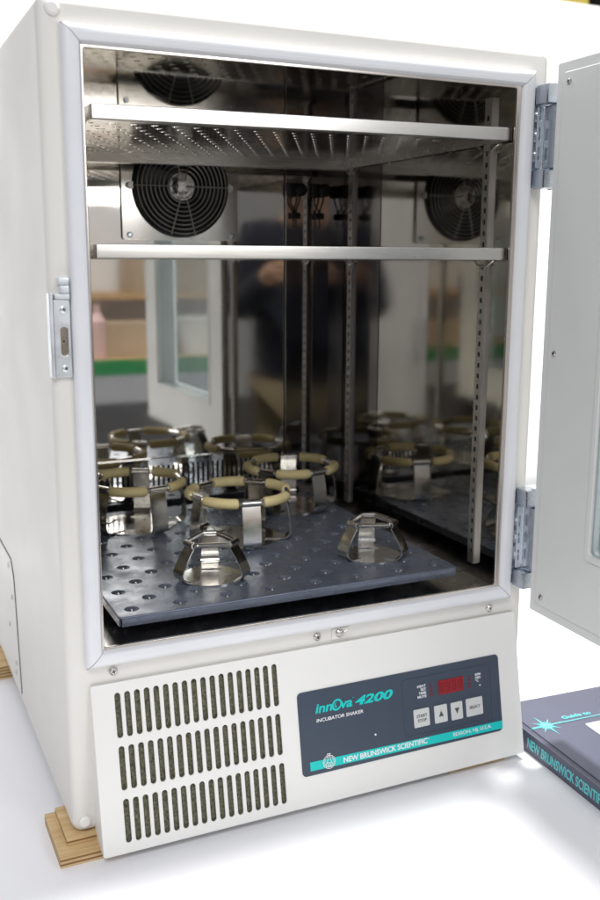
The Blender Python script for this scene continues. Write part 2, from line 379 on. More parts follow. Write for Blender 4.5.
obj('product_kind', text('INCUBATOR SHAKER', .0052, TM(.2412, .0812), shear=.15, bold=.00004, width=.0570), 'white', cp)
obj('maker_name', join(text('NEW BRUNSWICK SCIENTIFIC', .0082, TM(.2700, .1308, .0012), bold=.00018, width=.1068), text('\u2122', .0030, TM(.3768, .1275, .0012))), 'white', cp)
obj('maker_place', text('EDISON, NJ, U.S.A.', .0056, TM(.4120, .1305, .0012), bold=.00002, width=.0530), 'white', cp)
for k, t_ in enumerate(('HEAT', 'SET', 'TIME', 'MUTE')): obj('indicator_name', text(t_, .0040, TM(.3800, .0668 + k * .0040), bold=.00006, align='RIGHT', sx=1.15), 'white', cp)
for k, t_ in enumerate(('RPM', 'HRS', '\u00b0C')): obj('unit_name', text(t_, .0038, TM(.4470, .0664 + k * .0036), bold=.00005, sx=1.1), 'white', cp)
bm = bmesh.new(); cyl(bm, SK @ Vector((.4530, -.0782, .0007)), pn, .0008, .0004, 10); obj('status_lamp', bm, 'white', cp)
# emblem: a rocking flask in a ring of gears, stroke drawing
bm = bmesh.new()
def stroke(bm, P, w, cyc=False, M4=None):
    n = len(P); V = []
    for i in range(n):
        a = Vector((*P[(i - 1) % n if cyc else max(i - 1, 0)], 0)); b = Vector((*P[(i + 1) % n if cyc else min(i + 1, n - 1)], 0)); d = (b - a).normalized(); nn = Vector((-d.y, d.x, 0)) * w / 2
        c = Vector((*P[i], 0)); V.append((bm.verts.new(M4 @ (c + nn)), bm.verts.new(M4 @ (c - nn))))
    for i in range(n if cyc else n - 1):
        a, b = V[i], V[(i + 1) % n]; bm.faces.new((a[0], a[1], b[1], b[0]))
E4 = TM(.2525, .1262, .0013)
stroke(bm, circ(0, 0, .0072, 36), .0006, True, E4); stroke(bm, circ(0, 0, .0056, 30), .0004, True, TM(.2525, .1262, .00135))
stroke(bm, [(-.0013, .0085), (-.0013, .0035), (-.0042, -.0034), (-.0030, -.0046), (.0030, -.0046), (.0042, -.0034), (.0013, .0035), (.0013, .0085)], .0006, False, TM(.2525, .1262, .0014))
stroke(bm, [(-.0022, .0088), (.0022, .0088)], .0008, False, TM(.2525, .1262, .00145)); stroke(bm, [(-.0030, -.0012), (-.001, -.0004), (.001, -.0016), (.0030, -.0008)], .0007, False, TM(.2525, .1262, .00150))
stroke(bm, circ(-.0012, -.0030, .0010, 12), .0004, True, TM(.2525, .1262, .00155)); stroke(bm, circ(.0014, -.0032, .0008, 12), .0004, True, TM(.2525, .1262, .00160))
for k in range(12):
    a = R(k * 30 + 15); stroke(bm, [(math.cos(a) * .0056, math.sin(a) * .0056), (math.cos(a + .25) * .0072, math.sin(a + .25) * .0072)], .0004, False, TM(.2525, .1262, .00165 + k * .00001))
obj('emblem', bm, 'white', cp)
bm = bmesh.new(); cyl(bm, SK @ Vector((.3113, -.1082, .0006)), pn, .0011, .0008, 14); obj('status_lamp', bm, 'white', cp)
# red display with four dark digit places
dsp = obj('red_display', plate(rrect(.3966, .4304, -.0798, -.0634, .0006, 2), [], .0005, TM(0, 0, .0009)), 'led', cp)
bm = bmesh.new()
SEG = {'a': (-1, 1, 1, 1), 'g': (-1, 0, 1, 0), 'd': (-1, -1, 1, -1), 'f': (-1, 1, -1, 0), 'e': (-1, 0, -1, -1), 'b': (1, 1, 1, 0), 'c': (1, 0, 1, -1)}
for k in range(4):
    cx = .4008 + k * .00845
    for x0, y0, x1, y1 in SEG.values():
        stroke(bm, [(cx + x0 * .0020 + (.0006 if x0 != x1 else 0), -.0716 + y0 * .0048 - (.0005 if y0 != y1 else 0)), (cx + x1 * .0020 - (.0006 if x0 != x1 else 0), -.0716 + y1 * .0048 + (.0005 if y0 != y1 else 0))], .0010, False, TM(0, 0, .00125))
obj('digit_segments', bm, 'ledseg', dsp)
for u in (.3838 + .0028, .4383):
    for k in range(4):
        obj('indicator_lamp', plate(rrect(u - .0019, u + .0019, -(.0668 + k * .0039 - .0010) - .0010, -(.0668 + k * .0039 - .0010) + .0002, .0003, 2), [], .0006, TM(0, 0, .0009)), 'led', cp)
def key(u0, u1, v0, v1, ink):
    k = obj('key', plate(rrect(u0, u1, -v1, -v0, .0012, 3), [], .0016, TM(0, 0, .0014), bevel=.0004), 'key', cp)
    obj('key_print', ink, 'keyink', k); return k
key(.3612, .3816, .0905, .1110, join(text('START', .0048, TM(.3714, .1000, .0024), align='CENTER'), text('STOP', .0048, TM(.3714, .1052, .0024), align='CENTER')))
key(.3885, .4055, .0910, .1112, plate([(.3938, -.1040), (.4002, -.1040), (.3970, -.0972)], [], .0003, TM(0, 0, .0023)))
key(.4108, .4264, .0915, .1118, plate([(.4154, -.0982), (.4218, -.0982), (.4186, -.1050)], [], .0003, TM(0, 0, .0023)))
key(.4316, .4543, .0910, .1118, text('SELECT', .0046, TM(.44295, .1030, .0024), align='CENTER'))

# ---------------------------------------------------------------- rear fan
FX, FZ, FR = .2505, .4880, .0670
fan = obj('fan_plate', plate(rrect(FX - .0845, FX + .0845, .4150, .5650, .004, 3), [circ(FX, FZ, FR - .002, 64)], .0016, FRONT(D - .0042), bevel=.0004), 'steelplate', inc)
bm = bmesh.new(); cyl(bm, (FX, D - .0016, FZ), (0, -1, 0), FR - .001, .0012, 48); obj('fan_recess', bm, 'dark', fan)
bm = bmesh.new()
tube(bm, [(FX + FR * .985 * math.cos(R(t)), D - .008, FZ + FR * .985 * math.sin(R(t))) for t in range(0, 360, 6)], .0034, 8, cyclic=True); obj('fan_shroud', bm, 'black', fan)
bm = bmesh.new()
for k in range(7):
    a0 = k * 2 * math.pi / 7; n = 6; V = []
    for i in range(n + 1):
        r = .021 + (FR - .008 - .021) * i / n; tw = .62 - .25 * i / n; w = .020 + .012 * i / n
        row = []
        for s in (-1, -.33, .33, 1):
            a = a0 + s * w * math.cos(tw) / r / 2 + .25 * i / n
            row.append(bm.verts.new((FX + r * math.cos(a), D - .0065 + s * .0028 - .0006 * (1 - s * s), FZ + r * math.sin(a))))
        V.append(row)
    for i in range(n):
        for j in range(3): bm.faces.new((V[i][j], V[i][j + 1], V[i + 1][j + 1], V[i + 1][j]))
obj('fan_blades', bm, 'black', fan)
bm = bmesh.new(); cyl(bm, (FX, D - .003, FZ), (0, -1, 0), .0205, .007, 36); h = obj('fan_hub', bm, 'black', fan)
bm = bmesh.new(); cyl(bm, (FX, D - .010, FZ), (0, -1, 0), .0185, .0008, 36); obj('hub_sticker', bm, 'brushed', h)
bm = bmesh.new(); box(bm, FX - .014, FX - .006, D - .0114, D - .0108, FZ - .010, FZ + .012); obj('hub_print', bm, 'book', h)
bm = bmesh.new()
for k in range(10):
    r = .010 + k * (FR - .013) / 9
    tube(bm, [(FX + r * math.cos(R(t)), D - .0165 + .004 * (r / FR) ** 3, FZ + r * math.sin(R(t))) for t in range(0, 360, 8)], .00075, 6, cyclic=True)
for a in (0, 180, 75, 105, 255, 285):
    c, s = math.cos(R(a)), math.sin(R(a))
    tube(bm, [(FX + r * c, D - .0175 + .004 * (r / FR) ** 3, FZ + r * s) for r in (.006, .025, .045, FR)], .0009, 6)
for a in (45, 135, 225, 315):
    c, s = math.cos(R(a)), math.sin(R(a)); 
for a in (0, 180): 
    c = math.cos(R(a)); cyl(bm, (FX + (FR + .004) * c, D - .0050, FZ), (0, -1, 0), .0050, .004, 14)
obj('fan_guard', bm, 'post', fan)
for dx, dz in ((-1, -.066), (1, -.066), (-1, .0), (1, .066), (-1, .066)):
    screw(fan, (FX + dx * .0745, D - .0050, FZ + dz), (0, -1, 0), .0040, .0022, m='hinge')

# rear air slots
slots = [rrect(.034 + k * .0076 - .0017, .034 + k * .0076 + .0017, .054, .0945, .0008, 1) for k in range(47)]
sp = obj('vent_grille', plate(rrect(CX0 + .002, .4055, .0435, .1045, .002, 2), slots, .0012, FRONT(D - .0040)), 'steel', inc)
obj('vent_backing', B(CX0 + .002, .4055, D - .0012, D - .0006, .0435, .1045), 'dark', sp)

# black sensors
for x in (.4255, .4640):
    s = obj('sensor_body', (lambda b: (cyl(b, (x + .003, D - .004, .4890), (0, -1, 0), .0095, .016, 24), cyl(b, (x + .003, D - .020, .4890), (0, -1, 0), .0095, .003, 24, r2=.006), box(b, x - .0125, x + .002, D - .014, D - .004, .4800, .4990, bev=.002), b)[-1])(bmesh.new()), 'black', inc)
    bm = bmesh.new()
    tube(bm, [(x - .008, D - .008, .481), (x - .009, D - .008, .470), (x - .003, D - .008, .462), (x + .001, D - .008, .455)], .0013, 8)
    tube(bm, [(x + .006, D - .009, .480), (x + .005, D - .008, .472), (x + .001, D - .008, .462), (x + .001, D - .008, .455)], .0013, 8)
    box(bm, x - .008, x + .007, D - .011, D - .005, .4480, .4570, bev=.0015)
    tube(bm, [(x, D - .008, .449), (x + .0005, D - .008, .435)], .001, 8)
    obj('sensor_lead', bm, 'black', s)

# shelf standards (slotted channel posts) at the four inner corners
def post(x0, s, y, z0, z1):
    """U channel against a side wall: web facing inwards (s=-1: toward -x)"""
    a, b_ = sorted((x0, x0 + s * .0038)); n = int((z1 - z0 - .02) / .0125)
    bm = bmesh.new()
    hs = [rrect(y - .0022, y + .0018, z0 + .012 + k * .0125, z0 + .012 + k * .0125 + .0058, .0006, 1) for k in range(n)]
    me = plate(rrect(y - .0062, y + .0062, z0, z1, .0008, 1), hs, .0012, frame((x0 + s * .0042, 0, 0), (0, 1, 0), (0, 0, 1)))
    box(bm, a, b_, y - .0062, y - .0051, z0, z1); box(bm, a, b_, y + .0051, y + .0062, z0, z1)
    m2 = bpy.data.meshes.new('t'); bm.to_mesh(m2); bm.free()
    p_ = obj('shelf_post', join(me, m2), 'post', inc)
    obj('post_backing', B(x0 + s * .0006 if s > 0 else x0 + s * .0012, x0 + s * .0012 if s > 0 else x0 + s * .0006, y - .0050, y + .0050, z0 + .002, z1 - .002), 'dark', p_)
for y in (.058, .385):
    post(CX1, -1, y, .030, .5665); post(CX0, 1, y, .030, .5665)

# ---------------------------------------------------------------- hinges
def hinge(z0, z1):
    h = obj('hinge', B(.5010, .5185, .0040, YF + .0006, z0 + .002, z1 - .002, bev=.0006), 'hinge', inc)
    for za, zb_ in ((z1 - .020, z1), (z0, z0 + .020)): obj('hinge_block', B(.5005, .5200, -.0180, .0036, za, zb_, bev=.002), 'hinge', h)
    me = plate(rrect(.5018, .5090, z0 + .022, z1 - .022, .0012, 2), [rrect(.5037, .5071, z0 + .030 + k * .0205, z0 + .044 + k * .0205, .0016, 3) for k in range(3)], .0016, FRONT(-.0005), bevel=.0003)
    obj('hinge_shim', me, 'zinc', h)
    for k in range(3): screw(h, (.5054, .0038, z0 + .037 + k * .0205), (0, -1, 0), .0028, .0020, m='zinc')
    bm = bmesh.new(); box(bm, .5098, .5205, -.0270, -.0010, z0 + .0205, z1 - .0205, bev=.0022)
    obj('hinge_knuckle', bm, 'hinge', h)
    bm = bmesh.new(); cyl(bm, (.5150, -.0115, z0 - .0012), (0, 0, 1), .0030, z1 - z0 + .0024, 16); obj('hinge_pin', bm, 'zinc', h)
    obj('door_leaf', B(.5085, .5195, -.0400, -.0265, z0 + .0215, z1 - .0215, bev=.001), 'hinge', h)
hinge(.4660, .5730); hinge(.0160, .1335)

# ---------------------------------------------------------------- door, swung open
HX, HY, DA = .5019, -.0295, R(91.6); DZ0, DZ1, DWD, DTH = -.0030, .5910, .5350, .0560
ds = Vector((math.cos(DA), -math.sin(DA), 0)); dn = Vector((-ds.y, ds.x, 0))
if dn.x > 0: dn = -dn                                   # inner face looks to -x
DM = frame((HX, HY, 0), ds, (0, 0, 1), dn)              # local x along width, y = height, z out of inner face
W0, W1, WZ0, WZ1 = .0995, .4450, .0905, .5000
me = plate(rrect(0, DWD, DZ0, DZ1, .003, 3), [rrect(W0 - .004, W1 + .004, WZ0 - .004, WZ1 + .004, .004, 3)], DTH, DM @ Matrix.Translation((0, 0, -DTH / 2)), bevel=.0022)
door = obj('door', me, 'doorgrey', inc)
gi, go = .0120, .0128
obj('door_liner', plate(rrect(gi, DWD - gi, DZ0 + gi, DZ1 - gi, .005, 4), [rrect(W0 - .008, W1 + .008, WZ0 - .008, WZ1 + .008, .006, 3)], .0020, DM @ Matrix.Translation((0, 0, .0008)), bevel=.0008), 'doorgrey', door)
fr_ = obj('window_frame', plate(rrect(W0 - .0075, W1 + .0075, WZ0 - .0075, WZ1 + .0075, .005, 4), [rrect(W0, W1, WZ0, WZ1, .004, 4)], .0040, DM @ Matrix.Translation((0, 0, .0016)), bevel=.001), 'doorgrey', door)
obj('window_reveal', plate(rrect(W0 - .0035, W1 + .0035, WZ0 - .0035, WZ1 + .0035, .004, 4), [rrect(W0 + .0004, W1 - .0004, WZ0 + .0004, WZ1 - .0004, .004, 4)], DTH - .006, DM @ Matrix.Translation((0, 0, -DTH / 2)), bevel=0), 'glassedge', door)
for dz in (-.010, -DTH + .010):
    obj('window_pane', plate(rrect(W0 + .0002, W1 - .0002, WZ0 + .0002, WZ1 - .0002, .004, 3), [], .004, DM @ Matrix.Translation((0, 0, dz))), 'glass', door)
for s_, z in ((.0230, .5690), (.0230, .2930), (.0230, .0190), (DWD - .023, .5690), (DWD - .023, .2930), (DWD - .023, .0190)):
    c = DM @ Vector((s_, z, .0018)); s = screw(door, c, dn, .0030, .0020); obj('cross_recess', cross_bm(c, dn, .003, .002), 'dark', s)
c = DM @ Vector((DWD - .004, .30, -.03)); bm = B(-.02, .02, -.02, .02, -.05, .05, bev=.004, mtx=Matrix.Translation(c + Vector((0, -.018, 0)))); obj('door_handle', bm, 'hinge', door)

# ================================================================== SHELVES
def shelf(z0, z1, zr, perforate, label):
    y0, y1, x0, x1 = .0165, .405, .0255, .4795
    t = thing('steel_shelf', label, 'shelf', ((x0 + x1) / 2, (y0 + y1) / 2, z0), 0, 'perforated steel shelves')
    hs = []; k = 0; y = y0 + .022
    while y < y1 - .014:
        x = x0 + .024 + (.01125 if k % 2 else 0)
        while x < x1 - .020:
            hs.append(circ(x, y, .0048, 14)); x += .0225
        y += .0220; k += 1
    obj('shelf_sheet', plate([(x0 + .001, y0 + .001), (x1 - .001, y0 + .001), (x1 - .001, y1), (x0 + .001, y1)], hs, .0005, Matrix.Translation((0, 0, z1 - .0022))), 'sheet', t)
    bm = bmesh.new(); box(bm, x0, x1, y0 - .0045, y0, z0, z1, bev=.0011); box(bm, x0 + .001, x1 - .001, y0, y0 + .010, z0, z0 + .0012); obj('front_edge', bm, 'brushed', t)
    bm = bmesh.new(); box(bm, x0, x1, y1, y1 + .0015, z0 - .002, z1 - .001, bev=.0004); box(bm, x0, x1, y1 - .012, y1 - .0003, z0 - .002, z0 - .0008); obj('rear_edge', bm, 'brushed', t)
    for x in (x0 - .0004, x1 - .0011):
        obj('side_edge', B(x, x + .0015, y0 + .0005, y1 - .0005, z0, z1 - .0004, bev=.0004), 'brushed', t)
    for x, s in ((x1 + .0005, -1), (x0 - .0005, 1)):
        for y in (.058, .385):
            bm = bmesh.new(); tube(bm, [(x - s * .0035 + s * .0, y - .017, z0 - .0005), (x - s * .0005 + s * .0, y - .010, z0 - .0055), (x + s * .001, y, z0 - .0080), (x, y + .010, z0 - .0055), (x - s * .0005, y + .017, z0 - .0005)], .0013, 8)
            obj('support_clip', bm, 'brushed', t)
    if zr: t.rotation_euler = (0, zr, 0)
    return t
shelf(.3905, .4035, 0, True, 'lower steel shelf crossing the chamber just below the fan, seen edge on')
shelf(.5140, .5275, -.0105, True, 'upper perforated steel shelf near the chamber ceiling, its holed underside showing')

# ================================================================== SHAKER PLATFORM
TX0, TX1, TY0, TY1, TT, TBm = .0405, .4455, .0330, .4420, .0360, .0255
tr = thing('shaker_platform', 'dark slate blue shaker platform with rows of dimpled screw holes', 'platform', ((TX0 + TX1) / 2, (TY0 + TY1) / 2, TBm))
dim = [(.0588 + .0525 * i, .0537 + .0547 * j) for i in range(8) for j in range(8) if .0588 + .0525 * i < TX1 - .01 and .0537 + .0547 * j < TY1 - .008]
dim += [(.0855 + .0525 * i, .0812 + .0547 * j) for i in range(7) for j in range(7) if .0855 + .0525 * i < TX1 - .01 and .0812 + .0547 * j < TY1 - .008]
me = plate(rrect(TX0, TX1, TY0, TY1, .004, 3), [circ(x, y, .0068, 20) for x, y in dim], .0024, Matrix.Translation((0, 0, TT - .0012)), bevel=.0011)
bm = bmesh.new(); bm.from_mesh(me)
for x, y in dim:                                        # pressed cups with a bright threaded bottom
    r_ = [(.0068, -.0004), (.0056, -.0010), (.0038, -.0024), (.0021, -.0030)]; V = []
    for r, dz in r_: V.append([bm.verts.new((x + r * math.cos(k * math.pi / 10), y + r * math.sin(k * math.pi / 10), TT + dz)) for k in range(20)])
    for a in range(3):
        for k in range(20): bm.faces.new((V[a][k], V[a][(k + 1) % 20], V[a + 1][(k + 1) % 20], V[a + 1][k]))
    f = bm.faces.new(V[3]); f.material_index = 1
    # domed screw point in the cup
    d = cyl(bm, (x, y, TT - .0032), (0, 0, 1), .0018, .0024, 10, r2=.0009)
    for v in d:
        for f in v.link_faces: f.material_index = 1
obj('platform_top', bm, ['tray', 'screw'], tr)
bm = bmesh.new()
box(bm, TX0 + .003, TX1 - .003, TY0 + .0003, TY0 + .0022, TBm, TT - .0008, bev=.0006)
obj('front_flange', bm, 'tray', tr)
for x in (TX0 + .0003, TX1 - .0022): obj('side_flange', B(x, x + .0019, TY0 + .003, TY1 - .003, TBm, TT - .0008, bev=.0006), 'tray', tr)
obj('rear_flange', B(TX0 + .003, TX1 - .003, TY1 - .0022, TY1 - .0003, TBm, TT - .0008, bev=.0006), 'tray', tr)
obj('shaker_drive', B(.12, .37, .11, .36, CZ0 + .0005, TT - .0052, bev=.003), 'dark', tr)

# ================================================================== FLASK CLAMPS
def strap(bm, prof, az, w0, w1, th=.0011):
    """folded sheet strip: prof is a list of (radius, height); flat across its width"""
    c, s = math.cos(az), math.sin(az); n = len(prof); V = []
    for i, (r, z) in enumerate(prof):
        a = prof[max(i - 1, 0)]; b = prof[min(i + 1, n - 1)]; d = Vector((b[0] - a[0], b[1] - a[1])).normalized(); nr = Vector((-d.y, d.x)) * th / 2
        w = (w0 + (w1 - w0) * i / (n - 1)) / 2
        row = []
        for sg, ww in ((1, -w), (1, w), (-1, w), (-1, -w)):
            rr, zz = r + nr.x * sg, z + nr.y * sg
            row.append(bm.verts.new((rr * c - ww * s, rr * s + ww * c, zz)))
        V.append(row)
    for i in range(n - 1):
        for k in range(4): bm.faces.new((V[i][k], V[i][(k + 1) % 4], V[i + 1][(k + 1) % 4], V[i + 1][k]))
    bm.faces.new(V[0]); bm.faces.new(V[-1][::-1])
def arcp(cx, cz, r, a0, a1, n=5): return [(cx + r * math.cos(R(a0 + (a1 - a0) * k / n)), cz + r * math.sin(R(a0 + (a1 - a0) * k / n))) for k in range(n + 1)]
def coil(bm, a, b, R0, wire, turns, n=9):
    a, b = Vector(a), Vector(b); t = (b - a).normalized(); u = t.cross(Vector((0, 0, 1))).normalized(); v = t.cross(u)
    N = turns * n
    tube(bm, [a.lerp(b, i / N) + (u * math.cos(2 * math.pi * i / n) + v * math.sin(2 * math.pi * i / n)) * R0 for i in range(N + 1)], wire, 5)
def base_plate(rad, lobes, rl, az0, th, extra=None):
    P = []
    for k in range(90):
        a = 2 * math.pi * k / 90
        P.append(((rad + rl * math.cos(lobes * (a - az0))) * math.cos(a), (rad + rl * math.cos(lobes * (a - az0))) * math.sin(a)))
    return plate(P, [circ(.022 * math.cos(az0 + k * 2 * math.pi / 3), .022 * math.sin(az0 + k * 2 * math.pi / 3), .0022, 10) for k in range(3)], th, Matrix.Translation((0, 0, th / 2 + .0002)))
def clamp(nstr, Rb, Rm, Rt, H, w0, w1, az0, tubing):
    t = thing('flask_clamp', '', 'flask clamp', (0, 0, TT))
    obj('base_plate', base_plate(Rb * .97, nstr, Rb * .03, az0, .0011), 'clampsteel', t, True)
    th = .0011
    prof = [(Rb * .60, .0020), (Rb * .86, .0020)] + arcp(Rb - .004 + (Rm - Rb) * .5, .0115, .0095, -90, 8, 6)
    r8, z8 = prof[-1]; 
    for q in (.35, .7, 1): prof.append((r8 + (Rt - r8) * q + .0012 * math.sin(math.pi * q), z8 + (H - .004 - z8) * q))
    lr = .0042 if tubing else .0030
    prof += arcp(prof[-1][0] + lr * .1, H, lr, -30, 205, 9)[1:] if False else []
    top = []
    for k in range(nstr):
        az = az0 + 2 * math.pi * k / nstr; c, s = math.cos(az), math.sin(az)
        bm = bmesh.new(); strap(bm, prof, az, w0, w1, th); st = obj('strap', bm, 'clampsteel', t, True)
        bm = bmesh.new()                                 # rolled eye at the top of the strap that carries the spring
        rr, zz = Rt - lr * .2, H
        eye = [(rr + lr * math.cos(R(a)), zz + lr * math.sin(R(a))) for a in range(-70, 236, 18)]
        strap(bm, eye, az, w1, w1, .0010); obj('strap_eye', bm, 'clampsteel', st, True)
        top.append((rr, zz, az))
    for k in range(nstr):
        r, z, a = top[k]; r2, z2, a2 = top[(k + 1) % nstr]
        if k == nstr - 1: a2 += 2 * math.pi
        def pt(rr, a, off): return Vector((rr * math.cos(a) - off * math.sin(a), rr * math.sin(a) + off * math.cos(a), H))
        p0, p1 = pt(r, a, w1 / 2 - .001), pt(r, a2, -w1 / 2 + .001)
        if tubing:
            e0, e1 = pt(r, a, w1 / 2 + .0048), pt(r, a2, -w1 / 2 - .0048)
            t0 = Vector((-math.sin(a), math.cos(a), 0)); t1 = Vector((-math.sin(a2), math.cos(a2), 0)); L_ = (e1 - e0).length
            n = 14; P = []
            for i in range(n + 1):
                q = i / n; h00, h10, h01, h11 = 2*q**3-3*q*q+1, q**3-2*q*q+q, -2*q**3+3*q*q, q**3-q*q
                P.append(e0 * h00 + t0 * (h10 * L_ * .85) + e1 * h01 + t1 * (h11 * L_ * .85))
            bm = bmesh.new(); rad = [.0066] * (n + 1); rad[0] = rad[-1] = .0058
            tube(bm, P, rad, 14); tb = obj('latex_tube', bm, 'latex', t, True)
            
            for qa, qb in ((p0, P[1]), (P[-2], p1)):
                bm = bmesh.new(); coil(bm, qa, qb, .0030, .0006, 5); obj('spring', bm, 'clampsteel', tb, True)
        else:
            bm = bmesh.new(); L_ = (p1 - p0).length; coil(bm, p0, p1, .0025, .00085, int(L_ / .0020)); 
            obj('spring', bm, 'clampsteel', t, True)
    return t
def dup(o, parent=None):
    c = o.copy(); C.objects.link(c); c.parent = parent
    for ch in o.children: dup(ch, c)
    return c
big = clamp(5, .056, .0665, .0605, .0600, .0240, .0230, 0, True)
small = clamp(3, .0375, .0385, .0285, .0430, .0250, .0180, 0, False)
for i, (x, y, az, lab) in enumerate(((.2551, .2527, -97, 'large tan tubed flask clamp in the middle of the platform, behind the left small clamp'),
                                     (.1490, .3660, -77, 'large tan tubed flask clamp at the left edge of the chamber mouth'),
                                     (.3835, .3760, -75, 'large tan tubed flask clamp farthest back, beside the rear right post'))):
    o = big if i == 0 else dup(big); o.location = (x, y, TT); o.rotation_euler = (0, 0, R(az)); o['label'] = lab; o['group'] = 'large flask clamps with tan tubing'
for i, (x, y, az, lab) in enumerate(((.3745, .1160, 69, 'small bare spring flask clamp standing alone at the front right of the platform'),
                                     (.1690, .1180, 73, 'small bare spring flask clamp at the front left, before the middle large clamp'))):
    o = small if i == 0 else dup(small); o.location = (x, y, TT); o.rotation_euler = (0, 0, R(az)); o['label'] = lab; o['group'] = 'small flask clamps with bare springs'

# ================================================================== TABLE, BLOCKS, BOOK
tb = thing('table', 'broad white table top under the incubator and the manual', 'table', (.35, .25, FLOOR_Z))
obj('tabletop', B(-.95, 1.75, -.62, 1.12, TZ - .032, TZ, bev=.003), 'table', tb)
for x in (-.88, 1.68):
    for y in (-.55, 1.05): obj('leg', B(x - .025, x + .025, y - .025, y + .025, FLOOR_Z, TZ - .0325, bev=.004), 'hinge', tb)
def block(x0, x1, y0, y1, z0, z1, lab, g):
    o = obj('plywood_block', B(-(x1 - x0) / 2, (x1 - x0) / 2, -(y1 - y0) / 2, (y1 - y0) / 2, 0, z1 - z0, bev=.0006), 'ply')
    o.location = ((x0 + x1) / 2, (y0 + y1) / 2, z0); tag(o, lab, 'wood block', g); return o
g = 'plywood blocks under the incubator corners'
block(-.0365, .0330, -.0120, .0720, TZ, TZ + .0118, 'larger lower plywood block at the front left corner, striped edges on the table', g)
block(-.0262, .0420, .0050, .0690, TZ + .0119, ZB - .0002, 'thinner upper plywood block stacked under the front left cabinet corner', g)
block(-.0330, .0500, .4580, .5400, TZ, ZB - .0002, 'plywood block at the far left, under the rear of the cabinet', g)
block(.4100, .4880, -.0170, .0800, TZ, ZB - .0002, 'plywood block peeking out below the right end of the front panel', g)

bk = thing('manual', 'slate grey hardbound manual with teal star cover lying right of the incubator', 'manual', (.5278, .0600, TZ), R(-3.2))
BW, BL, BH = .225, .290, .0265       # local: x away from spine, -y to the front
bm = B(.0025, BW - .004, -BL + .004, -.004, .0030, BH - .0030); obj('pages', bm, 'paper', bk, True)
obj('back_cover', B(.0, BW, -BL, 0, 0, .0027, bev=.0006), 'book', bk, True)
fc = obj('front_cover', B(.0085, BW, -BL, 0, BH - .0027, BH, bev=.0007), 'book', bk, True)
bm = bmesh.new(); box(bm, .0012, .0085, -BL + .0005, -.0005, BH - .0031, BH - .0012, bev=.0004)
obj('hinge_groove', bm, 'bookdark', bk, True)
spn = obj('spine', B(-.0012, .0022, -BL, 0, .0030, BH + .0002, bev=.0008), 'book', bk, True)
# spine band and its lettering (reads front-down, letters upright on the table)
SM = frame((-.0013, 0, 0), (0, -1, 0), (0, 0, 1))
obj('spine_edge', plate(rrect(.001, BL - .001, .0038, .0060, .0004, 1), [], .0003, SM), 'bookdark', spn, True)
obj('spine_lettering', text('NEW BRUNSWICK SCIENTIFIC', .0170, SM @ Matrix.Translation((.0760, .0082, .0003)), bold=.0003, width=.146), 'tealpale', spn, True)
# cover art: starburst on a long line, title, white sticker
CM = frame((0, 0, BH + .0003), (1, 0, 0), (0, 1, 0))
cx, cy = .0300, -.0690
bm = bmesh.new()
for k in range(16):
    a = R(k * 22.5 + 5); ln = (.026, .012, .019, .011)[k % 4]; w = .0019
    bm.faces.new([bm.verts.new((cx + x * math.cos(a) - y * math.sin(a), cy + x * math.sin(a) + y * math.cos(a), .00002 * k)) for x, y in ((0, -w), (ln, 0), (0, w))])
bm.faces.new([bm.verts.new(v) for v in ((.0095, cy - .0009, .0004), (BW - .02, cy - .0006, .0004), (BW - .02, cy + .0006, .0004), (.0095, cy + .0009, .0004))])
bmesh.ops.transform(bm, matrix=CM, verts=bm.verts)
m0 = bpy.data.meshes.new('t'); bm.to_mesh(m0); bm.free()
obj('cover_print', join(m0, text('Guide to', .0098, CM @ Matrix.Translation((.0600, cy + .0065, .0001)), bold=.0003, width=.042)), 'tealpale', fc, True)
obj('cover_sticker', plate(rrect(.0770, .2000, -.1700, -.0820, .002, 2), [], .0003, CM), 'cap', fc, True)

# ================================================================== BACKDROP AND WHAT SHOWS OVER IT
o = obj('backdrop_board', B(-1.9, 2.6, 1.16, 1.175, FLOOR_Z, 1.0125, bev=.002), 'backdrop'); tag(o, 'tall white backdrop board behind the table', 'backdrop')
o = obj('storage_bin', join(B(-.40, .40, -.25, .25, 0, 2.7, bev=.02), B(-.42, .42, -.27, .27, 2.48, 2.53, bev=.01)), 'yellow'); o.location = (1.57, 1.90, FLOOR_Z); tag(o, 'yellow cabinet showing over the backdrop top at the upper right', 'cabinet')
o = obj('storage_rack', join(B(-.40, .40, -.25, .25, 0, 2.75, bev=.02), B(-.42, .42, -.27, .27, 2.52, 2.56, bev=.01)), 'black'); o.location = (2.425, 1.90, FLOOR_Z); tag(o, 'black rack beside the yellow cabinet over the backdrop top', 'rack')
struct(obj('floor', B(-6, 6, -7, 5, FLOOR_Z - .05, FLOOR_Z), 'floor'))

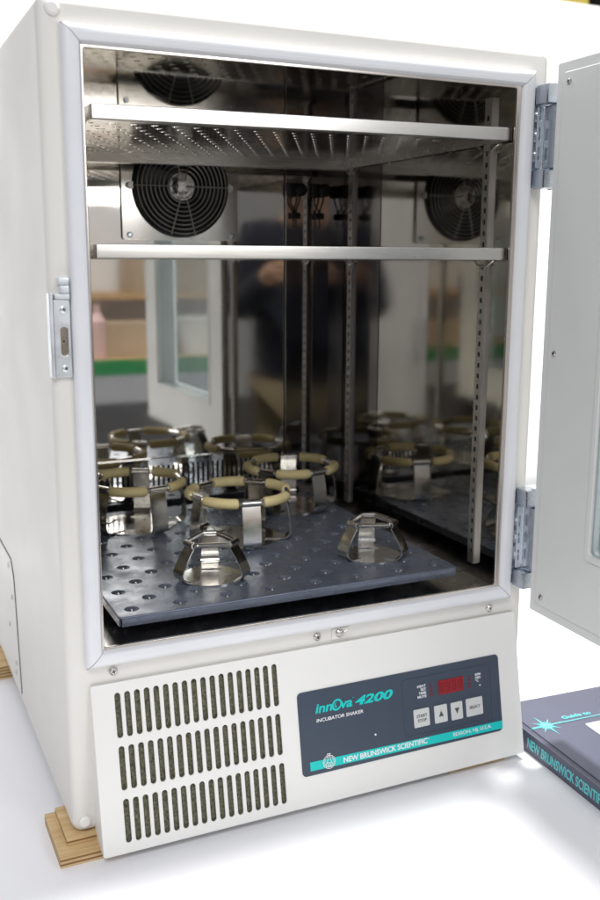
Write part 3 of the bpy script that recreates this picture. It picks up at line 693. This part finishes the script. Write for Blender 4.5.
# ================================================================== MIRRORED IN THE STEEL: bench, cupboard, photographer
wb = thing('workbench', 'wooden workbench with green front edge, mirrored dimly in the chamber rear wall', 'workbench', (1.25, -2.65, FLOOR_Z))
obj('bench_top', B(.25, 2.25, -3.0, -2.3, -.075, -.045, bev=.004), 'wood', wb); obj('bench_edge', B(.25, 2.25, -2.2995, -2.285, -.110, -.040, bev=.003), 'green', wb)
for x in (.30, 2.2):
    for y in (-2.95, -2.35): obj('leg', B(x - .03, x + .03, y - .03, y + .03, FLOOR_Z, -.0755), 'black', wb)
obj('upper_shelf', B(.25, 2.25, -3.0, -2.62, .20, .225, bev=.003), 'wood', wb); obj('back_board', B(.25, 2.25, -3.02, -3.001, -.044, 1.0), 'cupboard', wb)
obj('lower_shelf', B(.33, 2.17, -2.95, -2.4, -.56, -.53), 'black', wb)
def carton(x, y, z, w, d, h, lab, m='card'):
    bm = B(-w / 2, w / 2, -d / 2, d / 2, 0, h, bev=.003); box(bm, -w / 2 - .0005, w / 2 + .0005, -.03, .03, h - .002, h + .0006)
    o = obj('carton', bm, m); o.location = (x, y, z); return tag(o, lab, 'carton')
carton(.95, -2.55, -.045, .30, .24, .15, 'brown carton on the green edged workbench, left of the white tub, in the reflection')
carton(1.75, -2.55, -.045, .40, .28, .12, 'long low brown carton at the right end of the reflected workbench')
carton(1.25, -2.78, .225, .45, .26, .20, 'brown carton on the upper shelf of the reflected workbench')
carton(.62, -2.52, -.045, .20, .20, .09, 'dark purple carton at the left end of the reflected workbench', 'bookdark')
bm = bmesh.new(); cyl(bm, (0, 0, 0), (0, 0, 1), .04, .16, 24); cyl(bm, (0, 0, .16), (0, 0, 1), .04, .04, 24, r2=.015); cyl(bm, (0, 0, .20), (0, 0, 1), .016, .03, 16); o = obj('bottle', bm, 'pink'); o.location = (.79, -2.42, -.045); tag(o, 'pink bottle on the reflected workbench beside the dark purple carton', 'bottle')
bm = bmesh.new(); cyl(bm, (0, 0, 0), (0, 0, 1), .10, .15, 32, r2=.115); cyl(bm, (0, 0, .15), (0, 0, 1), .120, .02, 32); o = obj('tub', bm, 'cap'); o.location = (1.30, -2.50, -.045); tag(o, 'white round lidded tub on the reflected workbench', 'tub')
cb = thing('cupboard', 'pale tall cupboard mirrored as a bright strip in the chamber side wall', 'cupboard', (-1.45, -2.8, FLOOR_Z))
obj('carcass', B(-1.72, -1.18, -3.2, -2.42, FLOOR_Z, 1.0, bev=.004), 'cupboard', cb)
for x in (-1.715, -1.445): d = obj('cupboard_door', B(x, x + .26, -2.418, -2.40, FLOOR_Z + .05, .98, bev=.003), 'cupboard', cb); obj('handle', B(x + (.22 if x < -1.6 else .02), x + (.24 if x < -1.6 else .04), -2.40, -2.37, -.1, .1, bev=.004), 'zinc', d)

def skinned(name, V, E, rad, m, parent, sub=2):
    me = bpy.data.meshes.new(name); me.from_pydata([Vector(v) for v in V], E, []); ob = bpy.data.objects.new('tmp', me); C.objects.link(ob)
    sk_ = ob.modifiers.new('s', 'SKIN'); sk_.use_smooth_shade = True
    for i, r in enumerate(rad):
        d = me.skin_vertices[0].data[i]; rr = r if isinstance(r, tuple) else (r, r); d.radius = (rr[0] * 1.12, rr[1] * 1.15) if i < 5 else rr; d.use_root = (i == 0)
    sb = ob.modifiers.new('u', 'SUBSURF'); sb.levels = sub; sb.render_levels = sub
    bpy.context.view_layer.update(); dg = bpy.context.evaluated_depsgraph_get(); out = bpy.data.meshes.new_from_object(ob.evaluated_get(dg))
    bpy.data.objects.remove(ob)
    return obj(name, out, m, parent, True, ang=180)
# person: local frame x = right, y = facing direction, z up, feet at 0 (stands about 1.75 m)
PF = thing('person', 'photographer in dark navy top, seen only as a dark reflection in the chamber walls', 'person', (-.375, -1.450, FLOOR_Z), R(-24.8))
cam_l = Vector((0, .505, 1.337))                              # where the camera sits in this frame
V = [(0, 0, .93), (0, -.01, 1.10), (0, -.015, 1.28), (0, .0, 1.42), (0, .02, 1.50), (0, .035, 1.58), (0, .05, 1.68), (0, .045, 1.735)]
E = [(i, i + 1) for i in range(7)]; rad = [(.155, .11), (.145, .10), (.165, .115), (.11, .075), (.055, .055), (.072, .085), (.076, .09), (.045, .055)]
def chain(base, pts, rs):
    prev = base
    for p_, r_ in zip(pts, rs): V.append(p_); rad.append(r_); E.append((prev, len(V) - 1)); prev = len(V) - 1
    return prev
for s in (-1, 1):
    wr = chain(3, [(s * .17, .0, 1.40), (s * .24, .06, 1.15), (s * .115, .36, 1.29)], [.062, .045, .032])
    chain(wr, [(s * .10, .41, 1.305)], [(.024, .034)])
    chain(0, [(s * .095, .0, .86), (s * .10, .02, .49), (s * .105, -.01, .09), (s * .11, .12, .035)], [.095, .06, .042, .035])
skinned('body', V, E, rad, 'skin', PF)
# fingers closing round the camera
for s in (-1, 1):
    hv, he, hr = [(s * .10, .415, 1.30)], [], [(.02, .03)]
    for k, ln in enumerate((.075, .082, .076, .060)):
        z = 1.345 - k * .021; b0 = len(hv)
        hv += [(s * .097, .440, z - .008), (s * .092, .440 + ln * .5, z - .008), (s * .062, .440 + ln * .75, z - .010), (s * .045, .440 + ln * .62, z - .012)]
        hr += [.0095, .009, .0085, .0075]; he += [(0, b0), (b0, b0 + 1), (b0 + 1, b0 + 2), (b0 + 2, b0 + 3)]
    b0 = len(hv); hv += [(s * .085, .405, 1.335), (s * .062, .425, 1.355), (s * .045, .440, 1.360)]; hr += [.012, .010, .009]; he += [(0, b0), (b0, b0 + 1), (b0 + 1, b0 + 2)]
    skinned('hand', hv, he, hr, 'skin', PF)
V = [(0, 0, .72), (0, -.01, 1.08), (0, -.015, 1.28), (0, .0, 1.41), (0, .012, 1.465)]; E = [(i, i + 1) for i in range(4)]; rad = [(.205, .135), (.19, .125), (.182, .128), (.125, .088), (.065, .065)]
for s in (-1, 1): chain(3, [(s * .178, .0, 1.395), (s * .247, .06, 1.15), (s * .17, .23, 1.225), (s * .128, .335, 1.275)], [.095, .074, .058, .046])
skinned('shirt', V, E, rad, 'navy', PF)
V = [(0, 0, .92)]; E = []; rad = [(.165, .12)]
for s in (-1, 1): chain(0, [(s * .097, .0, .83), (s * .10, .02, .49), (s * .105, -.01, .10)], [.108, .076, .062])
skinned('trousers', V, E, rad, 'khaki', PF)
skinned('hair', [(0, .02, 1.70), (0, .03, 1.755), (0, .075, 1.765), (0, -.025, 1.665)], [(0, 1), (1, 2), (0, 3)], [(.080, .085), (.055, .065), (.035, .03), (.055, .04)], 'hair', PF)
for s in (-1, 1):
    bm = bmesh.new(); bmesh.ops.create_uvsphere(bm, u_segments=12, v_segments=8, radius=.012, matrix=Matrix.Translation((s * .032, .122, 1.655))); obj('eye', bm, 'cap', PF, True)
    bm = bmesh.new(); bmesh.ops.create_uvsphere(bm, u_segments=12, v_segments=8, radius=.03, matrix=Matrix.Translation((s * .080, .045, 1.635)) @ Matrix.Diagonal((.3, .6, 1, 1))); obj('ear', bm, 'skin', PF, True)
    obj('shoe', B(s * .11 - .045, s * .11 + .045, -.07, .19, 0, .075, bev=.025), 'black', PF, True)
bm = bmesh.new(); bmesh.ops.create_cone(bm, segments=10, radius1=.018, radius2=.007, depth=.05, cap_ends=True, matrix=Matrix.Translation((0, .142, 1.630)) @ Matrix.Rotation(R(-12), 4, 'X')); obj('nose', bm, 'skin', PF, True)
bm = B(-.024, .024, .128, .138, 1.585, 1.593, bev=.003); obj('mouth', bm, 'card', PF, True)
pc = thing('photo_camera', 'black camera held at chest height by the mirrored person', 'camera', PF.matrix_basis @ Vector((0, .44, 1.337)), R(-24.8))
obj('camera_body', B(-.068, .068, -.035, .015, -.045, .045, bev=.008), 'black', pc, True)
bm = bmesh.new(); cyl(bm, (0, .015, 0), (0, 1, 0), .036, .028, 32); obj('lens', bm, 'black', pc, True)
obj('viewfinder_hump', B(-.026, .026, -.025, .012, .0455, .064, bev=.008), 'black', pc, True)

# ================================================================== CAMERA
cam = bpy.data.cameras.new('camera'); co = bpy.data.objects.new('camera', cam); C.objects.link(co)
ya, pi_, ro = .43267, .19649, .0050
f = Vector((math.sin(ya) * math.cos(pi_), math.cos(ya) * math.cos(pi_), -math.sin(pi_))); r = Vector((math.cos(ya), -math.sin(ya), 0)); u = r.cross(f)
r2 = r * math.cos(ro) + u * math.sin(ro); u2 = -r * math.sin(ro) + u * math.cos(ro)
co.matrix_world = Matrix(((r2.x, u2.x, -f.x, -.1807), (r2.y, u2.y, -f.y, -.8773), (r2.z, u2.z, -f.z, .3922), (0, 0, 0, 1)))
cam.sensor_fit = 'VERTICAL'; cam.sensor_height = 36; cam.sensor_width = 24; cam.lens = 966.8 / 900 * 36
cam.clip_start = .02; cam.clip_end = 60
cam.dof.use_dof = True; cam.dof.focus_distance = 1.02; cam.dof.aperture_fstop = 5.6
bpy.context.scene.camera = co

# ================================================================== LIGHT
def area(name, loc, target, sx, sy, power, col=(1, 1, 1), shape='RECTANGLE'):
    l = bpy.data.lights.new(name, 'AREA'); l.shape = shape; l.size = sx
    if shape == 'RECTANGLE': l.size_y = sy
    l.energy = power; l.color = col
    o = bpy.data.objects.new(name, l); C.objects.link(o); o.location = loc
    o.rotation_euler = (Vector(target) - Vector(loc)).to_track_quat('-Z', 'Y').to_euler(); return o
area('ceiling_lamp', (.677, .158, 2.205), (.35, .05, -.19), .17, .17, 74, (1, .98, .95), 'DISK')
area('front_softbox', (-1.1, -2.0, 2.5), (.2, .1, .1), 1.4, 1.1, 52, (.98, .985, 1))
area('right_softbox', (.95, -2.35, 1.05), (.25, .2, .3), .7, .9, 13, (.97, .98, 1))
area('backdrop_lamp', (.6, .75, 2.3), (.6, 1.16, .3), 1.8, .4, 24, (1, 1, 1))
w = bpy.data.worlds.new('World'); bpy.context.scene.world = w; w.use_nodes = True
bg = w.node_tree.nodes['Background']; bg.inputs['Color'].default_value = (.90, .92, 1, 1); bg.inputs['Strength'].default_value = .31
sc = bpy.context.scene
sc.view_settings.view_transform = 'Standard'; sc.view_settings.look = 'None'; sc.view_settings.gamma = 1; sc.view_settings.exposure = 0
sc.cycles.max_bounces = 14; sc.cycles.glossy_bounces = 10; sc.cycles.transmission_bounces = 8
